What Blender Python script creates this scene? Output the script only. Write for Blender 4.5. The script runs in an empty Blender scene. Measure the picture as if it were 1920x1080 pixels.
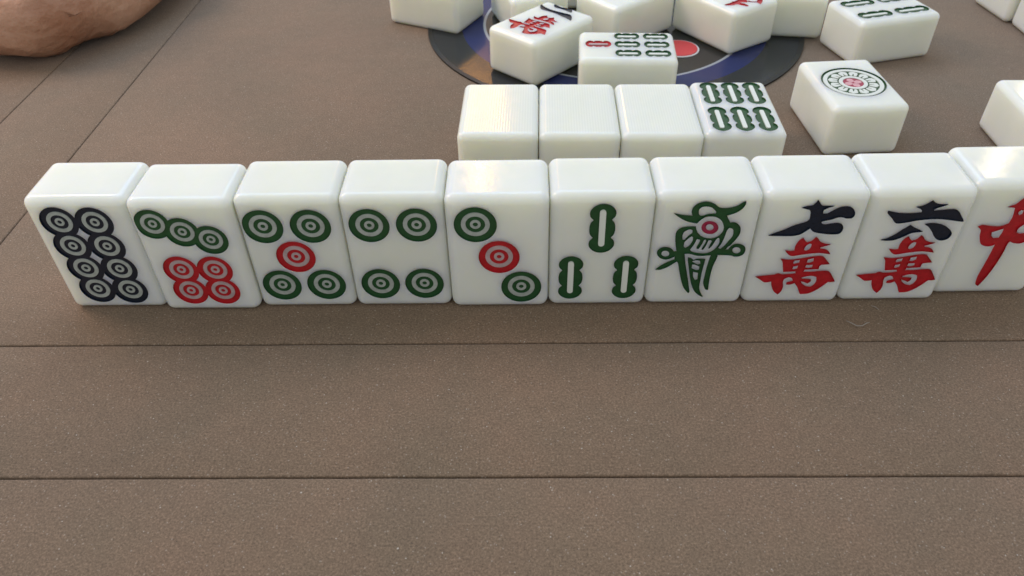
import bpy, bmesh, math, random
from mathutils import Vector, Matrix
from mathutils.geometry import tessellate_polygon
random.seed(7)
sc = bpy.context.scene
COL = sc.collection
S = 0.03            # one tile width in metres; all plan measures below are in tile widths
H, D, RIM = 1.396, 0.711, 0.092

# ---------------------------------------------------------------- camera
cam = bpy.data.objects.new('camera', bpy.data.cameras.new('camera'))
COL.objects.link(cam); sc.camera = cam
CP, CY, CR, CF = math.radians(41.292), math.radians(1.276), math.radians(-1.233), 1444.989
fw = Vector((-math.sin(CY)*math.cos(CP), math.cos(CY)*math.cos(CP), -math.sin(CP)))
rt = fw.cross(Vector((0, 0, 1))).normalized(); up = rt.cross(fw)
r2 = rt*math.cos(CR) + up*math.sin(CR); u2 = -rt*math.sin(CR) + up*math.cos(CR)
m = Matrix((r2, u2, -fw)).transposed().to_4x4()
m.translation = Vector((0.370, -5.945, 5.470))*S
cam.matrix_world = m
cam.data.sensor_width = 36; cam.data.lens = 36*CF/1920
cam.data.clip_start = 0.01; cam.data.clip_end = 50
cam.data.dof.use_dof = True
cam.data.dof.focus_distance = 7.9*S; cam.data.dof.aperture_fstop = 32.0

# ---------------------------------------------------------------- world and lamps
w = bpy.data.worlds.new('World'); sc.world = w; w.use_nodes = True
w.node_tree.nodes['Background'].inputs[0].default_value = (0.96, 0.99, 0.975, 1)
w.node_tree.nodes['Background'].inputs[1].default_value = 0.64
def area(name, loc, target, sx, sy, power, col):
    d = bpy.data.lights.new(name, 'AREA'); d.shape = 'RECTANGLE'; d.size = sx; d.size_y = sy
    d.energy = power; d.color = col
    o = bpy.data.objects.new(name, d); COL.objects.link(o); o.location = loc
    o.rotation_euler = (Vector(target)-Vector(loc)).to_track_quat('-Z', 'Y').to_euler()
    return o
# big cool ceiling panel over the far half of the table
area('ceiling_panel_lamp', (-0.22, 0.60, 0.95), (-0.10, 0.22, 0), 1.0, 0.74, 4.7, (0.54, 0.86, 1.30))
# warm lamp strips further off, the ones mirrored in the tile tops
area('warm_strip_lamp', (-0.138, 2.0, 1.13), (0, 0.1, 0), 0.010, 0.46, 1.6, (1.0, 0.44, 0.09))
area('warm_strip_lamp', (1.60, 2.06, 1.20), (0, 0.03, 0), 0.03, 0.6, 0.9, (1.0, 0.74, 0.42))
area('warm_side_lamp', (-0.64, 0.30, 0.56), (-0.16, 0.12, 0), 0.35, 0.35, 3.2, (1.0, 0.72, 0.55))
sc.view_settings.view_transform = 'Standard'; sc.view_settings.look = 'None'
sc.view_settings.exposure = 0.0; sc.view_settings.gamma = 1.0
sc.render.engine = 'CYCLES'

# ---------------------------------------------------------------- materials
def mat(name, col, rough=0.5, **kw):
    M = bpy.data.materials.new(name); M.use_nodes = True
    b = M.node_tree.nodes['Principled BSDF']
    b.inputs['Base Color'].default_value = (*col, 1); b.inputs['Roughness'].default_value = rough
    for k, v in kw.items(): b.inputs[k.replace('_', ' ')].default_value = v
    return M
def nodes(M): return M.node_tree.nodes, M.node_tree.links, M.node_tree.nodes['Principled BSDF']
def coords(M, scale=1.0, vec=(1, 1, 1), obj=False):
    N, L, _ = nodes(M)
    tc = N.new('ShaderNodeTexCoord'); mp = N.new('ShaderNodeMapping')
    mp.inputs['Scale'].default_value = tuple(scale*v/S for v in vec)
    L.new(tc.outputs['Object'], mp.inputs['Vector']); return mp.outputs['Vector']
def noise(M, vec, scale, detail=4, rough=0.55):
    N, L, _ = nodes(M); n = N.new('ShaderNodeTexNoise')
    n.inputs['Scale'].default_value = scale; n.inputs['Detail'].default_value = detail
    n.inputs['Roughness'].default_value = rough
    L.new(vec, n.inputs['Vector']); return n.outputs['Fac']
def ramp(M, fac, stops):
    N, L, _ = nodes(M); r = N.new('ShaderNodeValToRGB'); e = r.color_ramp.elements
    while len(e) < len(stops): e.new(0.5)
    for k, (p, c) in enumerate(stops): e[k].position = p; e[k].color = (*c, 1) if len(c) == 3 else c
    L.new(fac, r.inputs['Fac']); return r.outputs['Color']
def mix(M, a, b, fac, mode='MIX'):
    N, L, _ = nodes(M); x = N.new('ShaderNodeMix'); x.data_type = 'RGBA'; x.blend_type = mode
    for s, i in ((fac, 0), (a, 6), (b, 7)):
        if hasattr(s, 'links'): L.new(s, x.inputs[i])
        else: x.inputs[i].default_value = s if i == 0 else (*s, 1)
    return x.outputs[2]
def bump(M, h, strength, dist, prev=None):
    N, L, b = nodes(M); n = N.new('ShaderNodeBump')
    n.inputs['Strength'].default_value = strength; n.inputs['Distance'].default_value = dist
    L.new(h, n.inputs['Height'])
    if prev: L.new(prev, n.inputs['Normal'])
    L.new(n.outputs['Normal'], b.inputs['Normal']); return n.outputs['Normal']

def tile_mat(name, ribbed=False):
    M = mat(name, (0.86, 0.87, 0.81), 0.2, Subsurface_Weight=1.0, Subsurface_Scale=0.009, IOR=1.5)
    N, L, b = nodes(M); b.inputs['Subsurface Radius'].default_value = (1.0, 0.9, 0.62)
    v = coords(M)
    oi = N.new('ShaderNodeObjectInfo'); own = ramp(M, oi.outputs['Random'], [(0.0, (0.955, 0.955, 0.93)), (1.0, (1.0, 1.0, 1.0))])
    body = ramp(M, noise(M, v, 2.2, 5, 0.6), [(0.3, (0.82, 0.84, 0.765)), (0.7, (0.86, 0.87, 0.81))])
    L.new(mix(M, body, own, 1.0, 'MULTIPLY'), b.inputs['Base Color'])
    L.new(ramp(M, noise(M, v, 9, 5, 0.7), [(0.35, (0.07,)*3), (0.75, (0.16,)*3)]), b.inputs['Roughness'])
    pr = bump(M, noise(M, v, 26, 3), 0.10, 0.00012)
    if ribbed:
        N, L, _ = nodes(M); v2 = coords(M, 1, (1, 0.05, 1))
        wv = N.new('ShaderNodeTexWave'); wv.inputs['Scale'].default_value = 9.5; wv.inputs['Distortion'].default_value = 0.8
        wv.inputs['Detail'].default_value = 2; L.new(v2, wv.inputs['Vector'])
        tn = N.new('ShaderNodeTexCoord'); sx = N.new('ShaderNodeSeparateXYZ'); L.new(tn.outputs['Normal'], sx.inputs[0])
        flat_only = ramp(M, sx.outputs['Z'], [(0.90, (0, 0, 0)), (0.985, (1, 1, 1))])   # ribs are moulded on the broad back only
        rib = mix(M, (1.0, 1.0, 1.0), wv.outputs['Color'], flat_only)
        bump(M, rib, 0.25, 0.00005, pr)
        lk = b.inputs['Base Color'].links[0].from_socket
        L.new(mix(M, lk, ramp(M, rib, [(0.2, (0.955,)*3), (0.8, (1, 1, 1))]), 1.0, 'MULTIPLY'), b.inputs['Base Color'])
    return M
TILE = tile_mat('ivory_resin'); TILE_BACK = tile_mat('ivory_resin_ribbed', True)
def paint(name, col, rough=0.2):
    M = mat(name, col, rough, IOR=1.48)
    N, L, b = nodes(M); v = coords(M)
    d = tuple(c*0.72 for c in col)
    L.new(mix(M, d, col, ramp(M, noise(M, v, 14, 5, 0.7), [(0.3, (0, 0, 0)), (0.65, (1, 1, 1))])), b.inputs['Base Color'])
    bump(M, noise(M, v, 18, 4, 0.65), 0.6, 0.0003); return M
GREEN = paint('green_engraving_paint', (0.018, 0.085, 0.028))
NAVY = paint('blue_black_engraving_paint', (0.007, 0.014, 0.030))
RED = paint('red_engraving_paint', (0.50, 0.014, 0.022))
CRIMSON = paint('crimson_engraving_paint', (0.40, 0.03, 0.08))
PINK = paint('pink_engraving_paint', (0.80, 0.42, 0.46), 0.35)
PALE = paint('pale_grey_ring', (0.43, 0.47, 0.44), 0.35)
SLOT = mat('pale_slot', (0.74, 0.77, 0.72), 0.3)
PALER = paint('pale_rose_ring', (0.52, 0.40, 0.41), 0.35)

def felt():
    M = mat('brown_felt', (0.2, 0.16, 0.13), 0.95, Specular_IOR_Level=0.15)
    N, L, b = nodes(M); tc = N.new('ShaderNodeTexCoord'); v0 = N.new('ShaderNodeNewGeometry').outputs['Position']
    mp = N.new('ShaderNodeMapping'); mp.inputs['Scale'].default_value = (1/S,)*3; L.new(v0, mp.inputs['Vector']); v = mp.outputs['Vector']
    grain = noise(M, v, 52, 5, 0.86); mid = noise(M, v, 7, 5, 0.65); big = noise(M, v, 0.55, 4, 0.6)
    c = ramp(M, big, [(0.36, (0.180, 0.130, 0.088)), (0.64, (0.206, 0.138, 0.093))])
    g = ramp(M, grain, [(0.33, (0.42,)*3), (0.5, (0.95,)*3), (0.67, (1.75,)*3)])
    c = mix(M, c, g, 1.0, 'MULTIPLY')
    c = mix(M, c, ramp(M, mid, [(0.3, (0.93,)*3), (0.7, (1.07,)*3)]), 1.0, 'MULTIPLY')
    sp = N.new('ShaderNodeTexVoronoi'); sp.inputs['Scale'].default_value = 9; L.new(v, sp.inputs['Vector'])
    c = mix(M, c, (0.55, 0.52, 0.47), ramp(M, sp.outputs['Distance'], [(0.035, (0.8,)*3), (0.06, (0, 0, 0))]))
    c = mix(M, c, ramp(M, noise(M, v, 0.23, 5, 0.62), [(0.32, (0.90, 0.91, 0.92)), (0.68, (1.10, 1.08, 1.06))]), 1.0, 'MULTIPLY')
    for sc_, lo, hi, cc in ((19, 0.10, 0.16, (0.40, 0.34, 0.28)), (24, 0.09, 0.15, (0.09, 0.062, 0.04)), (3.1, 0.018, 0.028, (0.75, 0.72, 0.66))):
        s2 = N.new('ShaderNodeTexVoronoi'); s2.inputs['Scale'].default_value = sc_; L.new(v, s2.inputs['Vector'])
        c = mix(M, c, cc, ramp(M, s2.outputs['Distance'], [(lo, (0.55,)*3), (hi, (0, 0, 0))]))
    L.new(c, b.inputs['Base Color'])
    pr = bump(M, grain, 0.7, 0.0002); bump(M, noise(M, v, 1.3, 3), 0.5, 0.0012, pr)
    b.inputs['Sheen Weight'].default_value = 0.15; b.inputs['Sheen Roughness'].default_value = 0.6
    return M
FELT = felt()
GAPM = mat('dark_gap', (0.030, 0.017, 0.010), 0.9)

# ---------------------------------------------------------------- helpers
def tag(o, label=None, cat=None, group=None, kind=None):
    for k, v in (('label', label), ('category', cat), ('group', group), ('kind', kind)):
        if v: o[k] = v
    return o
def empty(name, loc, rz=0.0):
    o = bpy.data.objects.new(name, None); COL.objects.link(o); o.location = Vector(loc)*S
    o.rotation_euler = (0, 0, rz); o.empty_display_size = 0.01; return o
def link(name, me, parent=None, mats=()):
    o = bpy.data.objects.new(name, me); COL.objects.link(o)
    for x in mats: me.materials.append(x)
    if parent: o.parent = parent
    return o
def smooth(me, ang=35):
    me.shade_smooth(); me.set_sharp_from_angle(angle=math.radians(ang))
def xform(bm, M):
    bmesh.ops.transform(bm, matrix=M, verts=bm.verts)
def area2(p): return sum(p[i-1][0]*p[i][1]-p[i][0]*p[i-1][1] for i in range(len(p)))
def curve(pts, n=3, sharp=52):
    """Catmull-Rom through the points; corners sharper than `sharp` degrees stay sharp."""
    P = [Vector(p) for p in pts]; N = len(P); out = []
    def corner(i):
        a = P[i]-P[i-1]; b = P[(i+1) % N]-P[i]
        return a.length > 1e-6 and b.length > 1e-6 and a.angle(b) > math.radians(sharp)
    K = [corner(i) for i in range(N)]
    for i in range(N):
        p0, p1, p2, p3 = P[i-1], P[i], P[(i+1) % N], P[(i+2) % N]
        t1 = (p2-p1)*0.5 if K[i] else (p2-p0)*0.5
        t2 = (p2-p1)*0.5 if K[(i+1) % N] else (p3-p1)*0.5
        lim = (p2-p1).length
        if t1.length > lim: t1 = t1.normalized()*lim
        if t2.length > lim: t2 = t2.normalized()*lim
        for k in range(n):
            t = k/n
            out.append((2*t**3-3*t*t+1)*p1 + (t**3-2*t*t+t)*t1 + (-2*t**3+3*t*t)*p2 + (t**3-t*t)*t2)
    return [(q.x, q.y) for q in out]
def grow(pts, d):
    """outline moved outwards by d (a hole, passed with -d, gets smaller)"""
    if area2(pts) < 0: d = -d
    out = []
    for i, p in enumerate(pts):
        a = Vector(p)-Vector(pts[i-1]); b = Vector(pts[(i+1) % len(pts)])-Vector(p)
        n = Vector((a.y, -a.x)).normalized()+Vector((b.y, -b.x)).normalized()
        n = n.normalized() if n.length > 1e-6 else n
        out.append((p[0]+n.x*d, p[1]+n.y*d))
    return out
def ring(cx, cy, r, n=36, ry=None):
    ry = ry or r
    return [(cx+r*math.cos(2*math.pi*k/n), cy+ry*math.sin(2*math.pi*k/n)) for k in range(n)]
def prism(bm, loops, z0, z1, mi=0, bottom=True, top=True):
    """Solid (or sheet with walls) between z0 and z1 from an outline and its holes."""
    loops = [l if (area2(l) > 0) == (k == 0) else l[::-1] for k, l in enumerate(loops)]
    flat = [p for l in loops for p in l]
    tris = tessellate_polygon([[Vector((x, y, 0)) for x, y in l] for l in loops])
    vt = [bm.verts.new((x, y, z1)) for x, y in flat]; vb = [bm.verts.new((x, y, z0)) for x, y in flat]
    for a, b, c in tris:
        n = (flat[b][0]-flat[a][0])*(flat[c][1]-flat[a][1])-(flat[c][0]-flat[a][0])*(flat[b][1]-flat[a][1])
        if abs(n) < 1e-12: continue
        if n < 0: a, c = c, a
        for vs, ok in (((vt[a], vt[b], vt[c]), top), ((vb[c], vb[b], vb[a]), bottom)):
            if ok:
                try: bm.faces.new(vs).material_index = mi
                except ValueError: pass
    k = 0
    for l in loops:
        n = len(l)
        for i in range(n):
            a, b = k+i, k+(i+1) % n
            bm.faces.new((vb[a], vb[b], vt[b], vt[a])).material_index = mi
        k += n
def to_mesh(name, bm, sharp=35):
    me = bpy.data.meshes.new(name); bm.normal_update(); bm.to_mesh(me); bm.free()
    smooth(me, sharp); return me

# outlines of the engraved figures, in face units (tile width = 1)
G = {
'bird_outer': [(0.174,1.177),(0.253,1.157),(0.351,1.148),(0.337,1.195),(0.345,1.245),(0.38,1.285),(0.439,1.306),(0.494,1.301),(0.542,1.276),(0.589,1.239),(0.648,1.231),(0.709,1.241),(0.759,1.263),(0.798,1.295),(0.823,1.306),(0.825,1.273),(0.802,1.224),(0.756,1.182),(0.705,1.16),(0.671,1.147),(0.685,1.119),(0.717,1.062),(0.758,1.065),(0.793,1.045),(0.821,1.01),(0.831,0.964),(0.826,0.912),(0.803,0.859),(0.771,0.8),(0.743,0.771),(0.725,0.738),(0.754,0.738),(0.771,0.774),(0.795,0.798),(0.836,0.806),(0.88,0.793),(0.911,0.763),(0.922,0.715),(0.906,0.673),(0.872,0.652),(0.83,0.649),(0.8,0.662),(0.742,0.668),(0.661,0.671),(0.655,0.62),(0.638,0.546),(0.63,0.471),(0.627,0.382),(0.629,0.292),(0.633,0.213),(0.61,0.22),(0.585,0.273),(0.574,0.318),(0.574,0.395),(0.577,0.471),(0.583,0.559),(0.595,0.67),(0.516,0.662),(0.459,0.665),(0.38,0.69),(0.333,0.687),(0.36,0.549),(0.392,0.423),(0.423,0.294),(0.447,0.189),(0.438,0.171),(0.386,0.242),(0.346,0.346),(0.314,0.461),(0.285,0.574),(0.269,0.593),(0.234,0.562),(0.182,0.519),(0.118,0.488),(0.07,0.486),(0.109,0.532),(0.166,0.575),(0.246,0.62),(0.242,0.657),(0.198,0.63),(0.151,0.619),(0.102,0.638),(0.069,0.681),(0.068,0.729),(0.097,0.765),(0.143,0.772),(0.192,0.756),(0.225,0.716),(0.253,0.721),(0.236,0.794),(0.222,0.877),(0.22,0.947),(0.238,0.987),(0.272,1.01),(0.335,1.021),(0.397,1.02),(0.403,0.991),(0.429,0.939),(0.472,0.898),(0.531,0.876),(0.586,0.879),(0.637,0.908),(0.666,0.96),(0.668,1.012),(0.641,1.08),(0.594,1.124),(0.546,1.14),(0.491,1.138),(0.449,1.116),(0.418,1.082),(0.405,1.06),(0.356,1.069),(0.298,1.089),(0.239,1.124)],
'bird_hole0': [(0.402,1.195),(0.406,1.228),(0.434,1.25),(0.483,1.252),(0.521,1.238),(0.564,1.193),(0.563,1.173),(0.532,1.171),(0.487,1.166),(0.449,1.15),(0.422,1.148),(0.408,1.167)],
'bird_hole1': [(0.285,0.911),(0.297,0.958),(0.34,0.986),(0.37,0.98),(0.373,0.945),(0.344,0.916),(0.31,0.864),(0.293,0.864)],
'bird_hole2': [(0.314,0.793),(0.314,0.828),(0.341,0.87),(0.374,0.904),(0.389,0.893),(0.39,0.851),(0.366,0.792),(0.332,0.763),(0.317,0.775)],
'bird_hole3': [(0.381,0.738),(0.411,0.804),(0.43,0.869),(0.459,0.863),(0.463,0.845),(0.439,0.768),(0.447,0.746),(0.465,0.749),(0.486,0.803),(0.501,0.856),(0.514,0.862),(0.522,0.844),(0.493,0.755),(0.495,0.737),(0.51,0.737),(0.527,0.779),(0.544,0.85),(0.562,0.856),(0.578,0.844),(0.557,0.767),(0.56,0.749),(0.57,0.754),(0.591,0.79),(0.617,0.861),(0.632,0.884),(0.644,0.878),(0.652,0.825),(0.632,0.766),(0.592,0.718),(0.539,0.694),(0.473,0.695),(0.405,0.714)],
'bird_hole4': [(0.652,0.76),(0.673,0.801),(0.692,0.884),(0.702,0.965),(0.719,1.0),(0.747,0.994),(0.763,0.97),(0.767,0.906),(0.733,0.836),(0.704,0.783),(0.672,0.747)],
'bird_hole5': [(0.875,0.727),(0.866,0.747),(0.849,0.761),(0.829,0.766),(0.81,0.761),(0.798,0.747),(0.796,0.728),(0.804,0.709),(0.821,0.694),(0.842,0.689),(0.861,0.694),(0.873,0.708)],
'bird_hole6': [(0.183,0.692),(0.176,0.71),(0.16,0.723),(0.141,0.728),(0.122,0.724),(0.11,0.711),(0.107,0.692),(0.114,0.674),(0.13,0.661),(0.149,0.655),(0.168,0.66),(0.18,0.673)],
'bird_tail': [(0.375,0.641),(0.407,0.629),(0.434,0.604),(0.465,0.622),(0.546,0.619),(0.542,0.547),(0.536,0.459),(0.536,0.357),(0.538,0.254),(0.556,0.188),(0.596,0.114),(0.553,0.141),(0.501,0.195),(0.466,0.267),(0.436,0.358),(0.404,0.498),(0.381,0.598)],
'tail_hole0': [(0.421,0.591),(0.458,0.603),(0.499,0.597),(0.507,0.56),(0.484,0.55),(0.443,0.573)],
'tail_hole1': [(0.427,0.548),(0.456,0.548),(0.503,0.522),(0.503,0.485),(0.475,0.479),(0.429,0.504)],
'tail_hole2': [(0.45,0.454),(0.5,0.441),(0.507,0.358),(0.485,0.345),(0.458,0.396)],
'bird_eye': [(0.612,1.006),(0.605,1.029),(0.59,1.05),(0.571,1.067),(0.547,1.077),(0.523,1.081),(0.499,1.078),(0.479,1.068),(0.464,1.051),(0.456,1.031),(0.456,1.008),(0.463,0.985),(0.477,0.964),(0.497,0.947),(0.521,0.936),(0.546,0.932),(0.569,0.935),(0.59,0.946),(0.604,0.962),(0.612,0.983)],
'eye_hole': [(0.569,1.01),(0.562,1.026),(0.55,1.039),(0.534,1.046),(0.518,1.046),(0.505,1.039),(0.496,1.027),(0.495,1.011),(0.501,0.995),(0.513,0.982),(0.529,0.975),(0.545,0.975),(0.559,0.982),(0.567,0.994)],
'seven': [(0.494,1.308),(0.518,1.275),(0.545,1.246),(0.591,1.241),(0.661,1.241),(0.613,1.224),(0.571,1.198),(0.569,1.178),(0.572,1.155),(0.613,1.153),(0.666,1.193),(0.712,1.223),(0.763,1.234),(0.804,1.23),(0.842,1.206),(0.87,1.163),(0.875,1.124),(0.858,1.099),(0.813,1.097),(0.769,1.111),(0.724,1.109),(0.675,1.087),(0.616,1.071),(0.582,1.06),(0.592,1.037),(0.627,1.025),(0.679,1.036),(0.741,1.043),(0.782,1.027),(0.805,0.989),(0.807,0.949),(0.788,0.917),(0.739,0.909),(0.674,0.913),(0.597,0.925),(0.548,0.938),(0.526,0.952),(0.496,0.984),(0.462,0.952),(0.416,0.912),(0.355,0.895),(0.263,0.894),(0.17,0.897),(0.114,0.9),(0.172,0.932),(0.247,0.966),(0.32,1.011),(0.387,1.039),(0.441,1.061),(0.462,1.087),(0.463,1.123),(0.454,1.179),(0.439,1.201),(0.41,1.21),(0.364,1.224),(0.403,1.24),(0.455,1.25),(0.473,1.269)],
'wan_top': [(0.459,0.865),(0.474,0.841),(0.504,0.811),(0.546,0.829),(0.577,0.876),(0.6,0.858),(0.633,0.816),(0.686,0.792),(0.739,0.783),(0.701,0.768),(0.649,0.751),(0.649,0.733),(0.693,0.726),(0.73,0.708),(0.767,0.663),(0.716,0.672),(0.648,0.681),(0.565,0.673),(0.474,0.658),(0.397,0.644),(0.354,0.669),(0.316,0.715),(0.369,0.705),(0.406,0.711),(0.403,0.765),(0.415,0.812),(0.435,0.848)],
'wan_top_hole': [(0.494,0.734),(0.508,0.776),(0.535,0.799),(0.557,0.793),(0.559,0.757),(0.544,0.722),(0.519,0.706),(0.499,0.714)],
'wan': [(0.296,0.608),(0.375,0.595),(0.467,0.604),(0.557,0.624),(0.648,0.639),(0.701,0.635),(0.733,0.604),(0.792,0.536),(0.714,0.528),(0.698,0.512),(0.698,0.474),(0.632,0.471),(0.561,0.467),(0.553,0.438),(0.64,0.437),(0.715,0.445),(0.801,0.444),(0.84,0.404),(0.902,0.307),(0.867,0.301),(0.833,0.299),(0.8,0.256),(0.738,0.191),(0.67,0.148),(0.593,0.14),(0.577,0.166),(0.541,0.239),(0.5,0.291),(0.465,0.272),(0.421,0.272),(0.42,0.298),(0.479,0.32),(0.461,0.356),(0.424,0.369),(0.381,0.344),(0.378,0.305),(0.392,0.24),(0.387,0.181),(0.362,0.138),(0.313,0.182),(0.28,0.248),(0.262,0.313),(0.195,0.304),(0.145,0.34),(0.089,0.379),(0.178,0.391),(0.272,0.402),(0.308,0.419),(0.349,0.406),(0.435,0.41),(0.485,0.42),(0.474,0.447),(0.418,0.443),(0.356,0.44),(0.338,0.509),(0.321,0.571)],
'wan_hole0': [(0.426,0.558),(0.434,0.585),(0.489,0.594),(0.488,0.555),(0.435,0.539)],
'wan_hole1': [(0.559,0.557),(0.563,0.6),(0.621,0.615),(0.626,0.575),(0.593,0.554)],
'wan_hole2': [(0.434,0.477),(0.437,0.508),(0.487,0.52),(0.486,0.483),(0.451,0.468)],
'wan_hole3': [(0.557,0.497),(0.562,0.526),(0.629,0.531),(0.631,0.496),(0.59,0.484)],
'wan_hole4': [(0.554,0.362),(0.596,0.378),(0.652,0.386),(0.704,0.369),(0.716,0.315),(0.701,0.263),(0.669,0.235),(0.623,0.245),(0.574,0.284),(0.555,0.317),(0.594,0.303),(0.633,0.284),(0.656,0.309),(0.653,0.335),(0.605,0.342),(0.56,0.345)],
'six0': [(0.569,1.276),(0.601,1.25),(0.648,1.233),(0.727,1.23),(0.684,1.21),(0.635,1.19),(0.612,1.171),(0.618,1.16),(0.681,1.165),(0.752,1.172),(0.812,1.171),(0.854,1.146),(0.896,1.094),(0.949,1.024),(0.884,1.036),(0.784,1.054),(0.679,1.064),(0.587,1.06),(0.498,1.049),(0.411,1.029),(0.311,1.018),(0.258,1.071),(0.19,1.141),(0.188,1.164),(0.233,1.152),(0.312,1.136),(0.415,1.133),(0.504,1.141),(0.509,1.161),(0.486,1.184),(0.437,1.207),(0.48,1.214),(0.519,1.234),(0.548,1.258)],
'six1': [(0.45,0.994),(0.497,0.964),(0.593,0.915),(0.544,0.908),(0.49,0.899),(0.428,0.857),(0.354,0.818),(0.29,0.81),(0.221,0.817),(0.281,0.841),(0.342,0.888),(0.392,0.941)],
'six2': [(0.583,1.004),(0.631,1.013),(0.698,1.009),(0.772,0.985),(0.833,0.943),(0.876,0.895),(0.879,0.853),(0.858,0.82),(0.811,0.805),(0.764,0.818),(0.721,0.86),(0.683,0.914),(0.63,0.974)],
'zhong': [(0.171,0.894),(0.206,0.911),(0.287,0.898),(0.386,0.892),(0.455,0.926),(0.462,1.011),(0.441,1.112),(0.369,1.122),(0.432,1.151),(0.465,1.2),(0.501,1.244),(0.555,1.194),(0.623,1.177),(0.673,1.185),(0.614,1.136),(0.588,1.069),(0.596,0.984),(0.706,0.983),(0.818,1.008),(0.89,0.998),(0.901,0.913),(0.921,0.773),(0.839,0.738),(0.738,0.712),(0.669,0.677),(0.594,0.687),(0.559,0.705),(0.545,0.669),(0.547,0.56),(0.534,0.411),(0.507,0.259),(0.464,0.122),(0.427,0.152),(0.412,0.26),(0.419,0.393),(0.425,0.543),(0.425,0.67),(0.397,0.652),(0.342,0.649),(0.28,0.681),(0.233,0.779),(0.216,0.85)],
'zhong_hole0': [(0.331,0.822),(0.431,0.865),(0.439,0.83),(0.428,0.751),(0.374,0.746),(0.344,0.778)],
'zhong_hole1': [(0.584,0.881),(0.625,0.915),(0.773,0.923),(0.786,0.844),(0.721,0.819),(0.619,0.797),(0.578,0.811),(0.571,0.846)],
'zhong_hole2': [(0.513,1.019),(0.492,1.053),(0.512,1.087),(0.54,1.078),(0.54,1.036)],
'two0': [(0.059,1.178),(0.109,1.156),(0.195,1.128),(0.326,1.115),(0.437,1.124),(0.541,1.14),(0.644,1.156),(0.696,1.152),(0.743,1.119),(0.797,1.056),(0.838,0.995),(0.822,0.993),(0.725,1.017),(0.622,1.024),(0.505,1.046),(0.389,1.044),(0.278,1.035),(0.21,1.026),(0.155,1.055),(0.083,1.134)],
'two1': [(0.225,1.315),(0.242,1.325),(0.309,1.306),(0.386,1.296),(0.444,1.321),(0.496,1.341),(0.549,1.336),(0.597,1.302),(0.643,1.242),(0.629,1.23),(0.554,1.239),(0.46,1.245),(0.39,1.235),(0.313,1.232),(0.261,1.263)],
'frag0': [(0.095,0.35),(0.161,0.352),(0.225,0.348),(0.263,0.356),(0.299,0.373),(0.316,0.354),(0.363,0.363),(0.429,0.373),(0.473,0.385),(0.555,0.325),(0.52,0.292),(0.492,0.241),(0.455,0.218),(0.405,0.247),(0.362,0.278),(0.362,0.242),(0.381,0.2),(0.383,0.142),(0.363,0.091),(0.33,0.11),(0.31,0.167),(0.285,0.227),(0.254,0.256),(0.205,0.256),(0.154,0.279),(0.1,0.322)],
'frag1': [(0.528,0.258),(0.531,0.213),(0.565,0.174),(0.608,0.143),(0.702,0.22),(0.759,0.178),(0.701,0.119),(0.642,0.076),(0.59,0.056),(0.578,0.086),(0.579,0.128),(0.541,0.163),(0.507,0.202),(0.483,0.233)],
}

from mathutils import noise as mnoise
# ---------------------------------------------------------------- table top: felt panels with narrow gaps
CX, CYC = 1.940, 7.335                                  # middle of the table
HX, GAPW = 7.713, 0.015
tx0, tx1, ty0, ty1 = CX-HX, CX+HX, -0.547, 15.217
table = tag(empty('table_top', (CX, CYC, 0)), kind='structure')
def panel(x0, x1, y0, y1, hole=None):
    # outline walked point by point so that the cut edge can wander a little, top edge rounded over
    def side(a, b):
        n = max(2, int((Vector(b)-Vector(a)).length/0.22)); return [Vector(a).lerp(Vector(b), k/n) for k in range(n)]
    P = side((x0, y0), (x1, y0)) + side((x1, y0), (x1, y1)) + side((x1, y1), (x0, y1)) + side((x0, y1), (x0, y0))
    def wob(p): return 0.0030*mnoise.noise(Vector((p.x*2.1+x0, p.y*2.1, y0))) + 0.0018*mnoise.noise(Vector((p.x*7.3, p.y*7.3, x0+y0)))
    bm = bmesh.new(); loops = []
    for ins, z in ((0.0, -0.30), (0.0, -0.016), (0.005, -0.005), (0.018, 0.0)):
        L = []
        for p in P:
            w_ = wob(p)+ins; q = p.copy()
            if abs(p.x-x0) < 1e-6: q.x += w_
            if abs(p.x-x1) < 1e-6: q.x -= w_
            if abs(p.y-y0) < 1e-6: q.y += w_
            if abs(p.y-y1) < 1e-6: q.y -= w_
            L.append(bm.verts.new((q.x-CX, q.y-CYC, z)))
        loops.append(L)
    for A, B in zip(loops, loops[1:]):
        for k in range(len(A)): bm.faces.new((A[k-1], A[k], B[k], B[k-1]))
    bm.faces.new(loops[-1])
    bmesh.ops.recalc_face_normals(bm, faces=bm.faces)
    xform(bm, Matrix.Scale(S, 4))
    return link('felt_panel', to_mesh('felt_panel', bm, 60), table, [FELT])
g2 = GAPW/2
ox0, ox1, oy0, oy1 = tx0-1.468, tx1+1.468, ty0-1.578, ty1+1.578
panel(tx0+g2, tx1-g2, ty0+g2, ty1-g2)
panel(tx0-1.0, tx1+1.0, oy0+g2, ty0-g2); panel(tx0-1.0, tx1+1.0, ty1+g2, oy1-g2)
panel(ox0+g2, tx0-g2, ty0+g2, ty1-g2); panel(tx1+g2, ox1-g2, ty0+g2, ty1-g2)
panel(ox0-3.2, ox1+3.2, oy0-2.6, oy0-g2); panel(ox0-3.2, ox1+3.2, oy1+g2, oy1+2.6)
panel(ox0-3.2, ox0-g2, oy0+g2, oy1-g2); panel(ox1+g2, ox1+3.2, oy0+g2, oy1-g2)
for sx in (0, 1):
    a, b = (ox0, tx0-1.0) if sx == 0 else (tx1+1.0, ox1)
    panel(a+g2, b-g2, oy0+g2, ty0-g2); panel(a+g2, b-g2, ty1+g2, oy1-g2)
bm = bmesh.new(); r = bmesh.ops.create_cube(bm, size=1)
for v in r['verts']: v.co = (v.co.x*2*(HX+4.6), v.co.y*2*(7.88+4.1), -0.18 if v.co.z > 0 else -0.9)
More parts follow.
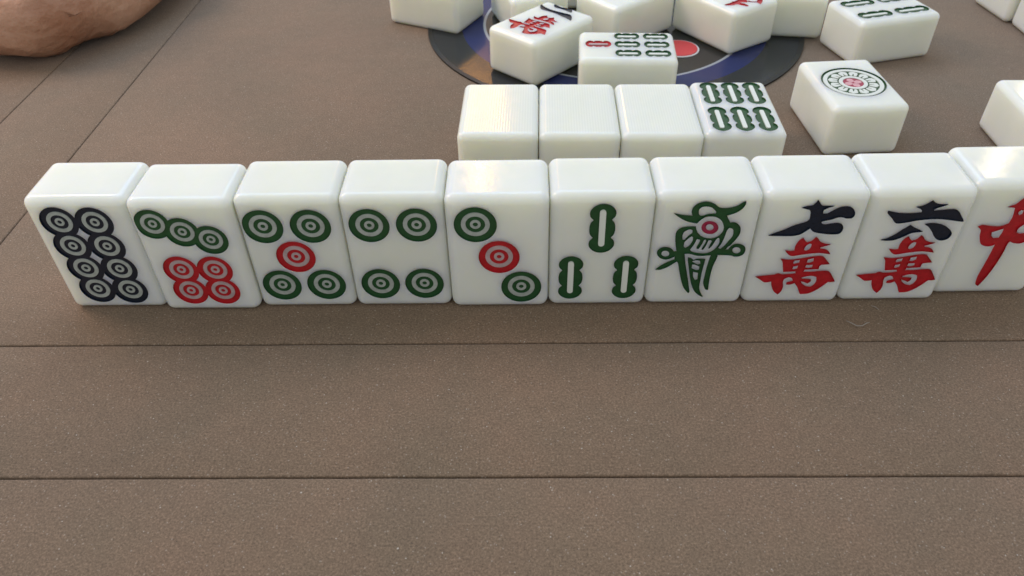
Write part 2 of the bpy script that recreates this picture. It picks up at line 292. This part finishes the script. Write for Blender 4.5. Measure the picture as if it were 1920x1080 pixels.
xform(bm, Matrix.Scale(S, 4)); link('base_board', to_mesh('base_board', bm), table, [GAPM])

# ---------------------------------------------------------------- round console in the middle of the table
def plastic(name, col, rough, brushed=0.14, scale=44):
    M = mat(name, col, rough, IOR=1.32); N, L, b = nodes(M); v = coords(M, 1, (1, 0.25, 1))
    n = noise(M, v, scale, 5, 0.7); d = tuple(c*0.75 for c in col)
    L.new(mix(M, d, tuple(c*1.25 for c in col), n), b.inputs['Base Color'])
    bump(M, n, brushed, 0.0003); return M
con = tag(empty('table_console', (CX, CYC, 0)), 'round black and blue console disc set in the middle of the brown table', 'table console')
def disc(name, r0, r1, z0, z1, M, parent=con, cx=0, cy=0, n=96, bev=0):
    bm = bmesh.new(); loops = [ring(cx, cy, r1, n)]
    if r0: loops.append(ring(cx, cy, r0, n))
    prism(bm, loops, z0, z1)
    xform(bm, Matrix.Scale(S, 4)); return link(name, to_mesh(name, bm), parent, [M])
PL_G = plastic('charcoal_plastic', (0.018, 0.021, 0.026), 0.13)
PL_B = plastic('blue_plastic', (0.012, 0.021, 0.105), 0.15)
PL_K = plastic('black_plastic', (0.022, 0.023, 0.024), 0.15, 0.2)
disc('rim', 3.16, 3.235, 0.001, 0.030, mat('black_rim', (0.006, 0.006, 0.007), 0.45))
disc('outer_ring', 2.64, 3.16, 0.001, 0.018, PL_G)
disc('blue_ring', 2.27, 2.64, 0.001, 0.0185, PL_B)
disc('white_line', 2.225, 2.27, 0.001, 0.020, mat('white_line', (0.33, 0.35, 0.38), 0.4))
disc('inner_plate', 0, 2.225, 0.001, 0.016, PL_K)
bt = disc('button', 0, 0.295, 0.010, 0.040, mat('red_button', (0.62, 0.045, 0.05), 0.4), con, 0.99, -1.15, 48)
disc('button_rim', 0.297, 0.325, 0.010, 0.030, mat('white_rim', (0.7, 0.7, 0.7), 0.4), bt, 0.99, -1.15, 48)

# ---------------------------------------------------------------- tiles
POCKET, FLOOR, RAISE = 0.022, 0.016, 0.008
def body_mesh(cutters, back_ribbed=False):
    bm = bmesh.new(); r = bmesh.ops.create_cube(bm, size=1)
    for v in r['verts']: v.co = (v.co.x*0.998, v.co.y*H, D if v.co.z > 0 else 0.0)
    bmesh.ops.bevel(bm, geom=bm.edges[:], offset=RIM, segments=6, profile=0.5, affect='EDGES')
    me = bpy.data.meshes.new('tile_body'); bm.to_mesh(me); bm.free()
    me.materials.append(TILE_BACK if back_ribbed else TILE)
    o = bpy.data.objects.new('tile_tmp', me); COL.objects.link(o)
    tmp = [o]
    if cutters:
        cb = bmesh.new(); pm = []
        for loops, M in cutters:
            if M not in pm: pm.append(M)
            prism(cb, loops, D-POCKET-0.0002*len(cb.faces)/400, D+0.05, pm.index(M))
        cm = bpy.data.meshes.new('cut'); cb.normal_update(); cb.to_mesh(cm); cb.free()
        for M in pm: cm.materials.append(M)
        co = bpy.data.objects.new('cut', cm); COL.objects.link(co); tmp.append(co)
        b = o.modifiers.new('b', 'BOOLEAN'); b.object = co; b.operation = 'DIFFERENCE'; b.solver = 'EXACT'; b.use_self = True
        b.material_mode = 'TRANSFER'
    me.shade_smooth()
    wn = o.modifiers.new('w', 'WEIGHTED_NORMAL'); wn.keep_sharp = True; wn.weight = 100
    dg = bpy.context.evaluated_depsgraph_get()
    out = bpy.data.meshes.new_from_object(o.evaluated_get(dg), depsgraph=dg)
    for t in tmp: bpy.data.objects.remove(t)
    return out
def sheet(loops, M, z=None):
    """painted floor of a pocket"""
    bm = bmesh.new(); z = D-FLOOR if z is None else z
    prism(bm, loops, z-0.003, z, bottom=False); return bm, [M]
def circle_mark(u, v, R, M, light):
    bm = bmesh.new(); z = D-FLOOR + random.uniform(0, 0.0006)
    prism(bm, [ring(u, v, R*0.995, 48)], z-0.003, z, 0, bottom=False)
    for a, b in ((0.67, 0.46), (0.25, 0.12)):
        prism(bm, [ring(u, v, R*a, 40), ring(u, v, R*b, 28)], z-0.002, D-RAISE, 1, bottom=False)
    return bm, [M, light]
BH = [(0, 1), (.38, .97), (.72, .88), (.95, .74), (1, .61), (.93, .48), (.74, .385), (.70, .36), (.76, .33), (.93, .22), (1, 0)]
def stick_outline(u, v, w, l, ang=0.0):
    half = BH + [(a, -b) for a, b in BH[-2::-1]]
    pts = half + [(-a, b) for a, b in half[-2:0:-1]]
    c, s = math.cos(ang), math.sin(ang)
    return [(u+a*w*c-b*l*s, v+a*w*s+b*l*c) for a, b in curve(pts, 3, 80)]
def stick_mark(u, v, w, l, M, light, ang=0.0):
    bm = bmesh.new(); z = D-FLOOR
    prism(bm, [stick_outline(u, v, w, l, ang)], z-0.003, z, 0, bottom=False)
    hw, hl = w*0.24, l*0.74
    pts = [(hw*math.cos(t), hl-hw+hw*math.sin(t)) for t in [math.pi*k/8 for k in range(9)]]
    pts += [(-x, -y) for x, y in pts]
    c, s = math.cos(ang), math.sin(ang)
    prism(bm, [[(u+a*c-b*s, v+a*s+b*c) for a, b in pts]], z-0.002, D-0.002, 1, bottom=False)
    return bm, [M, light]

def design(kind):
    """list of (cutter loops, paint, part name, (bmesh, materials)) in face units, origin at the face's lower left"""
    out = []
    def fig(name, keys, M, at=None):
        loops = [grow(curve(G[k]), 0.003 if i == 0 else 0.0 if 'bird' in name else -0.003) for i, k in enumerate(keys)]
        if at: loops = [[at(p) for p in l] for l in loops]
        out.append((loops, M, name, sheet(loops, M)))
    def circ(u, v, R, M=GREEN):
        out.append(([ring(u, v, R, 48)], M, 'circle_mark', circle_mark(u, v, R, M, PALER if M is RED else PALE)))
    def stick(u, v, w, l, M=GREEN, a=0.0):
        out.append(([stick_outline(u, v, w, l, a)], M, 'bamboo_mark', stick_mark(u, v, w, l, M, PALER if M is RED else SLOT, a)))
    def wan(at=None):
        fig('red_character', ['wan'] + ['wan_hole%d' % k for k in range(5)], RED, at)
        fig('red_character', ['wan_top', 'wan_top_hole'], RED, at)
    if kind == 'eight_circles':
        for u, v in [(.293, 1.128), (.632, 1.122), (.308, .838), (.646, .830), (.328, .553), (.667, .542), (.347, .277), (.681, .261)]: circ(u, v, .180, NAVY)
    if kind == 'seven_circles':
        for u, v in [(.212, 1.131), (.470, 1.034), (.722, .940)]: circ(u, v, .171)
        for u, v in [(.319, .562), (.661, .560), (.337, .285), (.668, .283)]: circ(u, v, .176, RED)
    if kind == 'five_circles':
        for u, v in [(.242, 1.062), (.704, 1.060), (.274, .318), (.730, .320)]: circ(u, v, .197)
        circ(.489, .687, .194, RED)
    if kind == 'four_circles':
        for u, v in [(.269, 1.062), (.725, 1.063), (.287, .324), (.735, .324)]: circ(u, v, .197)
    if kind == 'three_circles':
        circ(.291, 1.079, .206); circ(.508, .682, .203, RED); circ(.723, .291, .204)
    if kind == 'three_bamboo':
        stick(.504, 1.007, .125, .292, a=.01); stick(.221, .391, .122, .281); stick(.770, .391, .122, .281, a=.01)
    if kind == 'six_bamboo':
        for v in (1.033, .363):
            for u in (.226, .506, .784): stick(u, v, .115, .300)
    if kind == 'four_bamboo':
        for v in (1.020, .376):
            for u in (.27, .74): stick(u, v, .112, .285)
    if kind == 'seven_bamboo':
        stick(.527, 1.117, .105, .187, RED)
        for u in (.228, .524, .806): stick(u, .697, .105, .184); stick(u, .276, .105, .182)
    if kind == 'bird':
        fig('bird_mark', ['bird_outer'] + ['bird_hole%d' % k for k in range(7)], GREEN)
        fig('bird_tail_mark', ['bird_tail', 'tail_hole0', 'tail_hole1', 'tail_hole2'], GREEN)
        fig('bird_eye_mark', ['bird_eye', 'eye_hole'], CRIMSON)
    if kind == 'seven_character': fig('black_character', ['seven'], NAVY); wan()
    if kind == 'six_character':
        for k in ('six0', 'six1', 'six2'): fig('black_character', [k], NAVY)
        wan(lambda p: (p[0]+.020, p[1]-.008))
    if kind == 'two_character':
        for k in ('two0', 'two1'): fig('black_character', [k], NAVY)
        wan(lambda p: (p[0]-.015, p[1]+.03))
    if kind == 'middle_character':
        fig('red_character', ['zhong', 'zhong_hole0', 'zhong_hole1', 'zhong_hole2'], RED)
    if kind == 'brush_character':
        fig('red_character', ['frag0'], RED); fig('red_character', ['frag1'], RED)
    if kind == 'one_circle':
        u, v, R = .505, .690, .413
        bm = bmesh.new(); z = D-FLOOR
        prism(bm, [ring(u, v, R*.997, 72)], z-.003, z, 0, bottom=False)
        prism(bm, [ring(u, v, R*.93, 64), ring(u, v, R*.80, 64)], z-.002, D-RAISE, 1, bottom=False)
        prism(bm, [ring(u, v, R*.445, 48), ring(u, v, R*.325, 48)], z-.002, D-RAISE, 1, bottom=False)
        for k in range(12):
            t = 2*math.pi*(k+.3)/12; P = []
            for r_, a in ((.49, -.72), (.60, -.80), (.68, -.80), (.73, -.62), (.775, 0), (.73, .62), (.68, .80), (.60, .80), (.49, .72), (.49, .20), (.62, .10), (.64, 0), (.62, -.10), (.49, -.20)):
                q = t+a*math.pi/12; P.append((u+R*r_*math.cos(q), v+R*r_*math.sin(q)))
            prism(bm, [P], z-.002, D-RAISE, 1, bottom=False)
        prism(bm, [ring(u, v, R*.318, 40)], z-.002, z+.002, 2, bottom=False)
        for k in range(4):
            t = math.pi/2*k+.25; c, s = math.cos(t), math.sin(t); cx, cy = .165, 0
            P = [(cx+.125*math.cos(q), .105*math.sin(q)) for q in [2*math.pi*j/20 for j in range(20)]]
            prism(bm, [[(u+R*(a*c-b*s), v+R*(a*s+b*c)) for a, b in P]], z, z+.004, 3, bottom=False)
        out.append(([ring(u, v, R, 72)], GREEN, 'flower_mark', (bm, [GREEN, SLOT, CRIMSON, PINK])))
    return out

def make_tile(kind, label, loc, rz, stand=False, group=None, z=0.0, tilt=(0, 0)):
    root = empty('mahjong_tile', (loc[0], loc[1], z), rz)
    root.rotation_euler[0] = tilt[0]; root.rotation_euler[1] = tilt[1]
    tag(root, label, 'mahjong tile', group)
    X = Matrix.Identity(4)
    if kind == 'back' or kind == 'stand_back': pass
    if stand: X = Matrix.Translation((0, D/2, H/2)) @ Matrix.Rotation(math.pi/2, 4, 'X')
    X = Matrix.Scale(S, 4) @ X
    des = design(kind)
    shift = lambda l: [(x-0.5, y-H/2) for x, y in l]
    me = body_mesh([([shift(l) for l in loops], M) for loops, M, _, _ in des], kind == 'back')
    me.name = 'tile_body'; me.transform(X)
    link('tile_body', me, root)
    T = X @ Matrix.Translation((-0.5, -H/2, 0))
    for loops, M, nm, (bm, ms) in des:
        xform(bm, T); link(nm, to_mesh(nm, bm), root, ms)
    return root

ROWG = 'mahjong tiles standing in the front row'
row = [('eight_circles', 'standing mahjong tile with eight blue black circles, leftmost of the front row'),
       ('seven_circles', 'standing mahjong tile with three green circles above four red circles'),
       ('five_circles', 'standing mahjong tile with four green circles round one red circle in the middle'),
       ('four_circles', 'standing mahjong tile with four separate green circles and no red'),
       ('three_circles', 'standing mahjong tile with a diagonal of three circles, green, red, green'),
       ('three_bamboo', 'standing mahjong tile with three green bamboo sticks, one above two'),
       ('bird', 'standing mahjong tile with a green bird that has a red eye'),
       ('seven_character', 'standing mahjong tile with black character seven over a red character'),
       ('six_character', 'standing mahjong tile with the black character six over a red character'),
       ('middle_character', 'standing mahjong tile with one large red brush character, cut by the right picture edge')]
ys = [-0.008, -0.056, -0.014, -0.011, -0.035, -0.016, -0.009, -0.001, 0.022, 0.128]
rots = [0.0, -0.3, 0.25, 0.1, 0.0, 0.15, 0.0, 0.1, 0.4, 0.8]
for i, (k, lab) in enumerate(row):
    make_tile(k, lab, (-4.390+i+0.5, ys[i]+D/2), math.radians(rots[i]), True, ROWG)
LG = 'mahjong tiles lying side by side behind the front row'
lr = math.radians(-1.18)
for i, (k, lab) in enumerate([('back', 'blank ivory mahjong tile lying face down, left end of the short row'),
                              ('back', 'blank ivory mahjong tile lying face down, second from left in the short row'),
                              ('back', 'blank ivory mahjong tile lying face down beside the tile with six bamboo sticks'),
                              ('six_bamboo', 'lying mahjong tile with six green bamboo sticks, right end of the short row')]):
    x, y = i*1.004+0.5, H/2 + (0.045 if i == 3 else 0)
    make_tile(k, lab, (-0.453+x*math.cos(lr)-y*math.sin(lr), 2.285+x*math.sin(lr)+y*math.cos(lr)), lr, False, LG)
SG = 'mahjong tiles scattered in the middle of the table'
sca = [('two_character', 'lying mahjong tile with two black strokes and a red character, turned on the console', .656, 5.681, -43.165),
       ('seven_bamboo', 'lying mahjong tile with one red and six green bamboo sticks on the console', 1.877, 4.759, 86.653),
       ('brush_character', 'lying mahjong tile with a red character, its corner pointing at the camera', 3.704, 6.728, 33.852),
       ('four_bamboo', 'lying mahjong tile with wide green bamboo sticks right of the console, top edge', 6.049, 6.116, 105.227),
       ('one_circle', 'lying mahjong tile with one large flower circle and a pink centre', 4.737, 3.573, 3.755),
       ('plain', 'white mahjong tile at the left edge of the console, sides only in view', -1.151, 7.596, 64.027),
       ('plain', 'white mahjong tile behind the two stroke tile, cut by the top picture edge', .19+.477-.204, 6.49+.143+.668, 17),
       ('plain', 'white mahjong tile with its corner forward, directly behind the seven bamboo tile', 1.86+.227, 6.10+.828, 39-90),
       ('plain', 'white mahjong tile right of the red brush character tile, partly hidden by it', 4.93, 7.24, -9),
       ('plain', 'blank white mahjong tile cut by the right edge, below the corner pair', 7.12, 2.93, -1.5),
       ('plain', 'white mahjong tile in the narrow gap behind two other tiles at the top edge', 1.62, 8.60, 0)]
for k, lab, x, y, a in sca:
    make_tile('plain' if k == 'plain' else k, lab, (x, y), math.radians(a), False, SG, z=0.019 if (x-CX)**2+(y-CYC)**2 < 9.6 else 0.0)
WG = 'mahjong tiles standing in the top right corner'
make_tile('stand_back', 'white mahjong tile standing in the top right corner, left of its pair', (8.57+.36, 7.62), math.radians(-90+6), True, WG)
make_tile('stand_back', 'white mahjong tile standing in the top right corner, nearer the right picture edge', (8.71+.36, 6.57), math.radians(-90+1), True, WG)

# ---------------------------------------------------------------- hand and forearm at the top left
def skin():
    M = mat('skin', (0.5, 0.3, 0.2), 0.42, Subsurface_Weight=0.2, Subsurface_Scale=0.006)
    N, L, b = nodes(M); b.inputs['Subsurface Radius'].default_value = (1.0, 0.35, 0.2); v = coords(M)
    c = ramp(M, noise(M, v, 0.9, 4, 0.6), [(0.30, (0.42, 0.205, 0.125)), (0.70, (0.60, 0.36, 0.25))])
    L.new(c, b.inputs['Base Color'])
    pr = bump(M, noise(M, v, 30, 5, 0.7), 0.35, 0.0004); pr = bump(M, noise(M, coords(M, 1, (1, 2.4, 1)), 9, 5, 0.7), 0.4, 0.0008, pr); pr = bump(M, noise(M, v, 2.2, 4), 0.8, 0.004, pr)
    fold = ramp(M, noise(M, coords(M, 1, (0.5, 1.5, 1)), 0.8, 2, 0.5), [(0.455, (1, 1, 1)), (0.49, (0, 0, 0)), (0.53, (1, 1, 1))])
    bump(M, fold, 0.22, 0.0010, pr); return M
HDX, HDY = 0.55, -1.35
mb = bpy.data.metaballs.new('hand_meta'); mb.resolution = 0.11*S*1.2; mb.render_resolution = mb.resolution; mb.threshold = 0.4
mo = bpy.data.objects.new('hand_meta', mb); COL.objects.link(mo)
def ball(x, y, z, r):
    e = mb.elements.new(type='BALL'); e.co = Vector((x+HDX, y+HDY, z+0.10))*S; e.radius = r*S*1.32; return e
def limb(a, b, ra, rb, n=None):
    a, b = Vector(a), Vector(b); n = n or max(3, int((b-a).length/(min(ra, rb)*0.45)))
    for k in range(n+1):
        t = k/n; p = a.lerp(b, t); ball(p.x, p.y, p.z, ra*(1-t)+rb*t)
limb((-15.0, 9.6, 1.55), (-10.6, 8.75, 1.25), 1.25, .98)      # forearm
limb((-10.6, 8.75, 1.25), (-9.1, 8.30, 1.02), .98, .88)       # wrist
limb((-9.0, 7.75, .70), (-7.9, 7.65, .66), .74, .70)          # heel on the little finger side
limb((-8.1, 7.80, .66), (-7.4, 8.65, .62), .70, .66)
limb((-7.4, 8.75, .62), (-6.95, 9.95, .62), .66, .60); ball(-7.75, 7.95, .66, .66); ball(-7.5, 8.25, .66, .64)
limb((-8.9, 8.9, 1.0), (-7.9, 10.3, .95), .85, .62)           # palm
limb((-9.4, 9.4, 1.0), (-8.9, 10.6, .9), .72, .55)
for base, mid, tip, r in (((-6.95, 10.0, .62), (-6.5, 11.1, .62), (-7.0, 11.7, .36), .34),
                          ((-7.6, 10.5, .85), (-7.1, 11.9, .80), (-7.5, 12.7, .40), .37),
                          ((-8.2, 10.7, .95), (-7.9, 12.3, .90), (-8.2, 13.2, .42), .38),
                          ((-8.9, 10.7, .95), (-8.9, 12.2, .85), (-9.1, 13.0, .40), .36),
                          ((-9.6, 9.6, .80), (-10.3, 10.7, .62), (-10.1, 11.7, .42), .40)):
    limb(base, mid, r*1.08, r); limb(mid, tip, r, r*.86)
dg = bpy.context.evaluated_depsgraph_get(); dg.update()
hm = bpy.data.meshes.new_from_object(mo.evaluated_get(dg), depsgraph=dg)
bpy.data.objects.remove(mo)
hm.name = 'hand'; hm.shade_smooth()
for v in hm.vertices:                                   # muscle and fold relief
    q = v.co/S; k = mnoise.noise(q*0.9)*0.14 + mnoise.noise(Vector((q.x*1.4, q.y*3.2, q.z*2.0)))*0.055
    v.co += v.normal*(k*S)
    if v.co.z < 0.004*S: v.co.z = 0.004*S
hand = link('person', hm, None, [skin()])
tag(hand, 'bare hand and forearm of a player resting on the brown table, top left corner', 'person')

# ---------------------------------------------------------------- a curl of lint on the felt
def lint(label, pts, r):
    bm = bmesh.new(); P = [Vector(p) for p in pts]; rings = []
    for k, p in enumerate(P):
        t = (P[min(k+1, len(P)-1)]-P[max(k-1, 0)]).normalized(); a = t.cross(Vector((0, 0, 1))).normalized(); b = a.cross(t)
        rr = r*(0.5 if k in (0, len(P)-1) else 1)
        rings.append([bm.verts.new(p+(a*math.cos(q)+b*math.sin(q))*rr) for q in (0, 1.26, 2.51, 3.77, 5.03)])
    for A, B in zip(rings, rings[1:]):
        for j in range(5): bm.faces.new((A[j], A[(j+1) % 5], B[(j+1) % 5], B[j]))
    bm.faces.new(rings[0]); bm.faces.new(rings[-1][::-1])
    bmesh.ops.recalc_face_normals(bm, faces=bm.faces)
    xform(bm, Matrix.Scale(S, 4))
    return tag(link('lint_fibre', to_mesh('lint_fibre', bm), None, [LINT]), label, 'lint')
LINT = mat('lint', (0.33, 0.30, 0.27), 0.8)
lint('short curl of pale lint lying on the felt in front of the right tiles', [(3.621, -.278, .02), (3.65, -.318, .03), (3.70, -.358, .025), (3.75, -.362, .03), (3.80, -.338, .045), (3.84, -.315, .03)], .005)
lint('tiny pale lint thread close to the foot of the six character tile', [(3.95, -.045, .01), (3.98, -.075, .02), (4.01, -.11, .012)], .004)
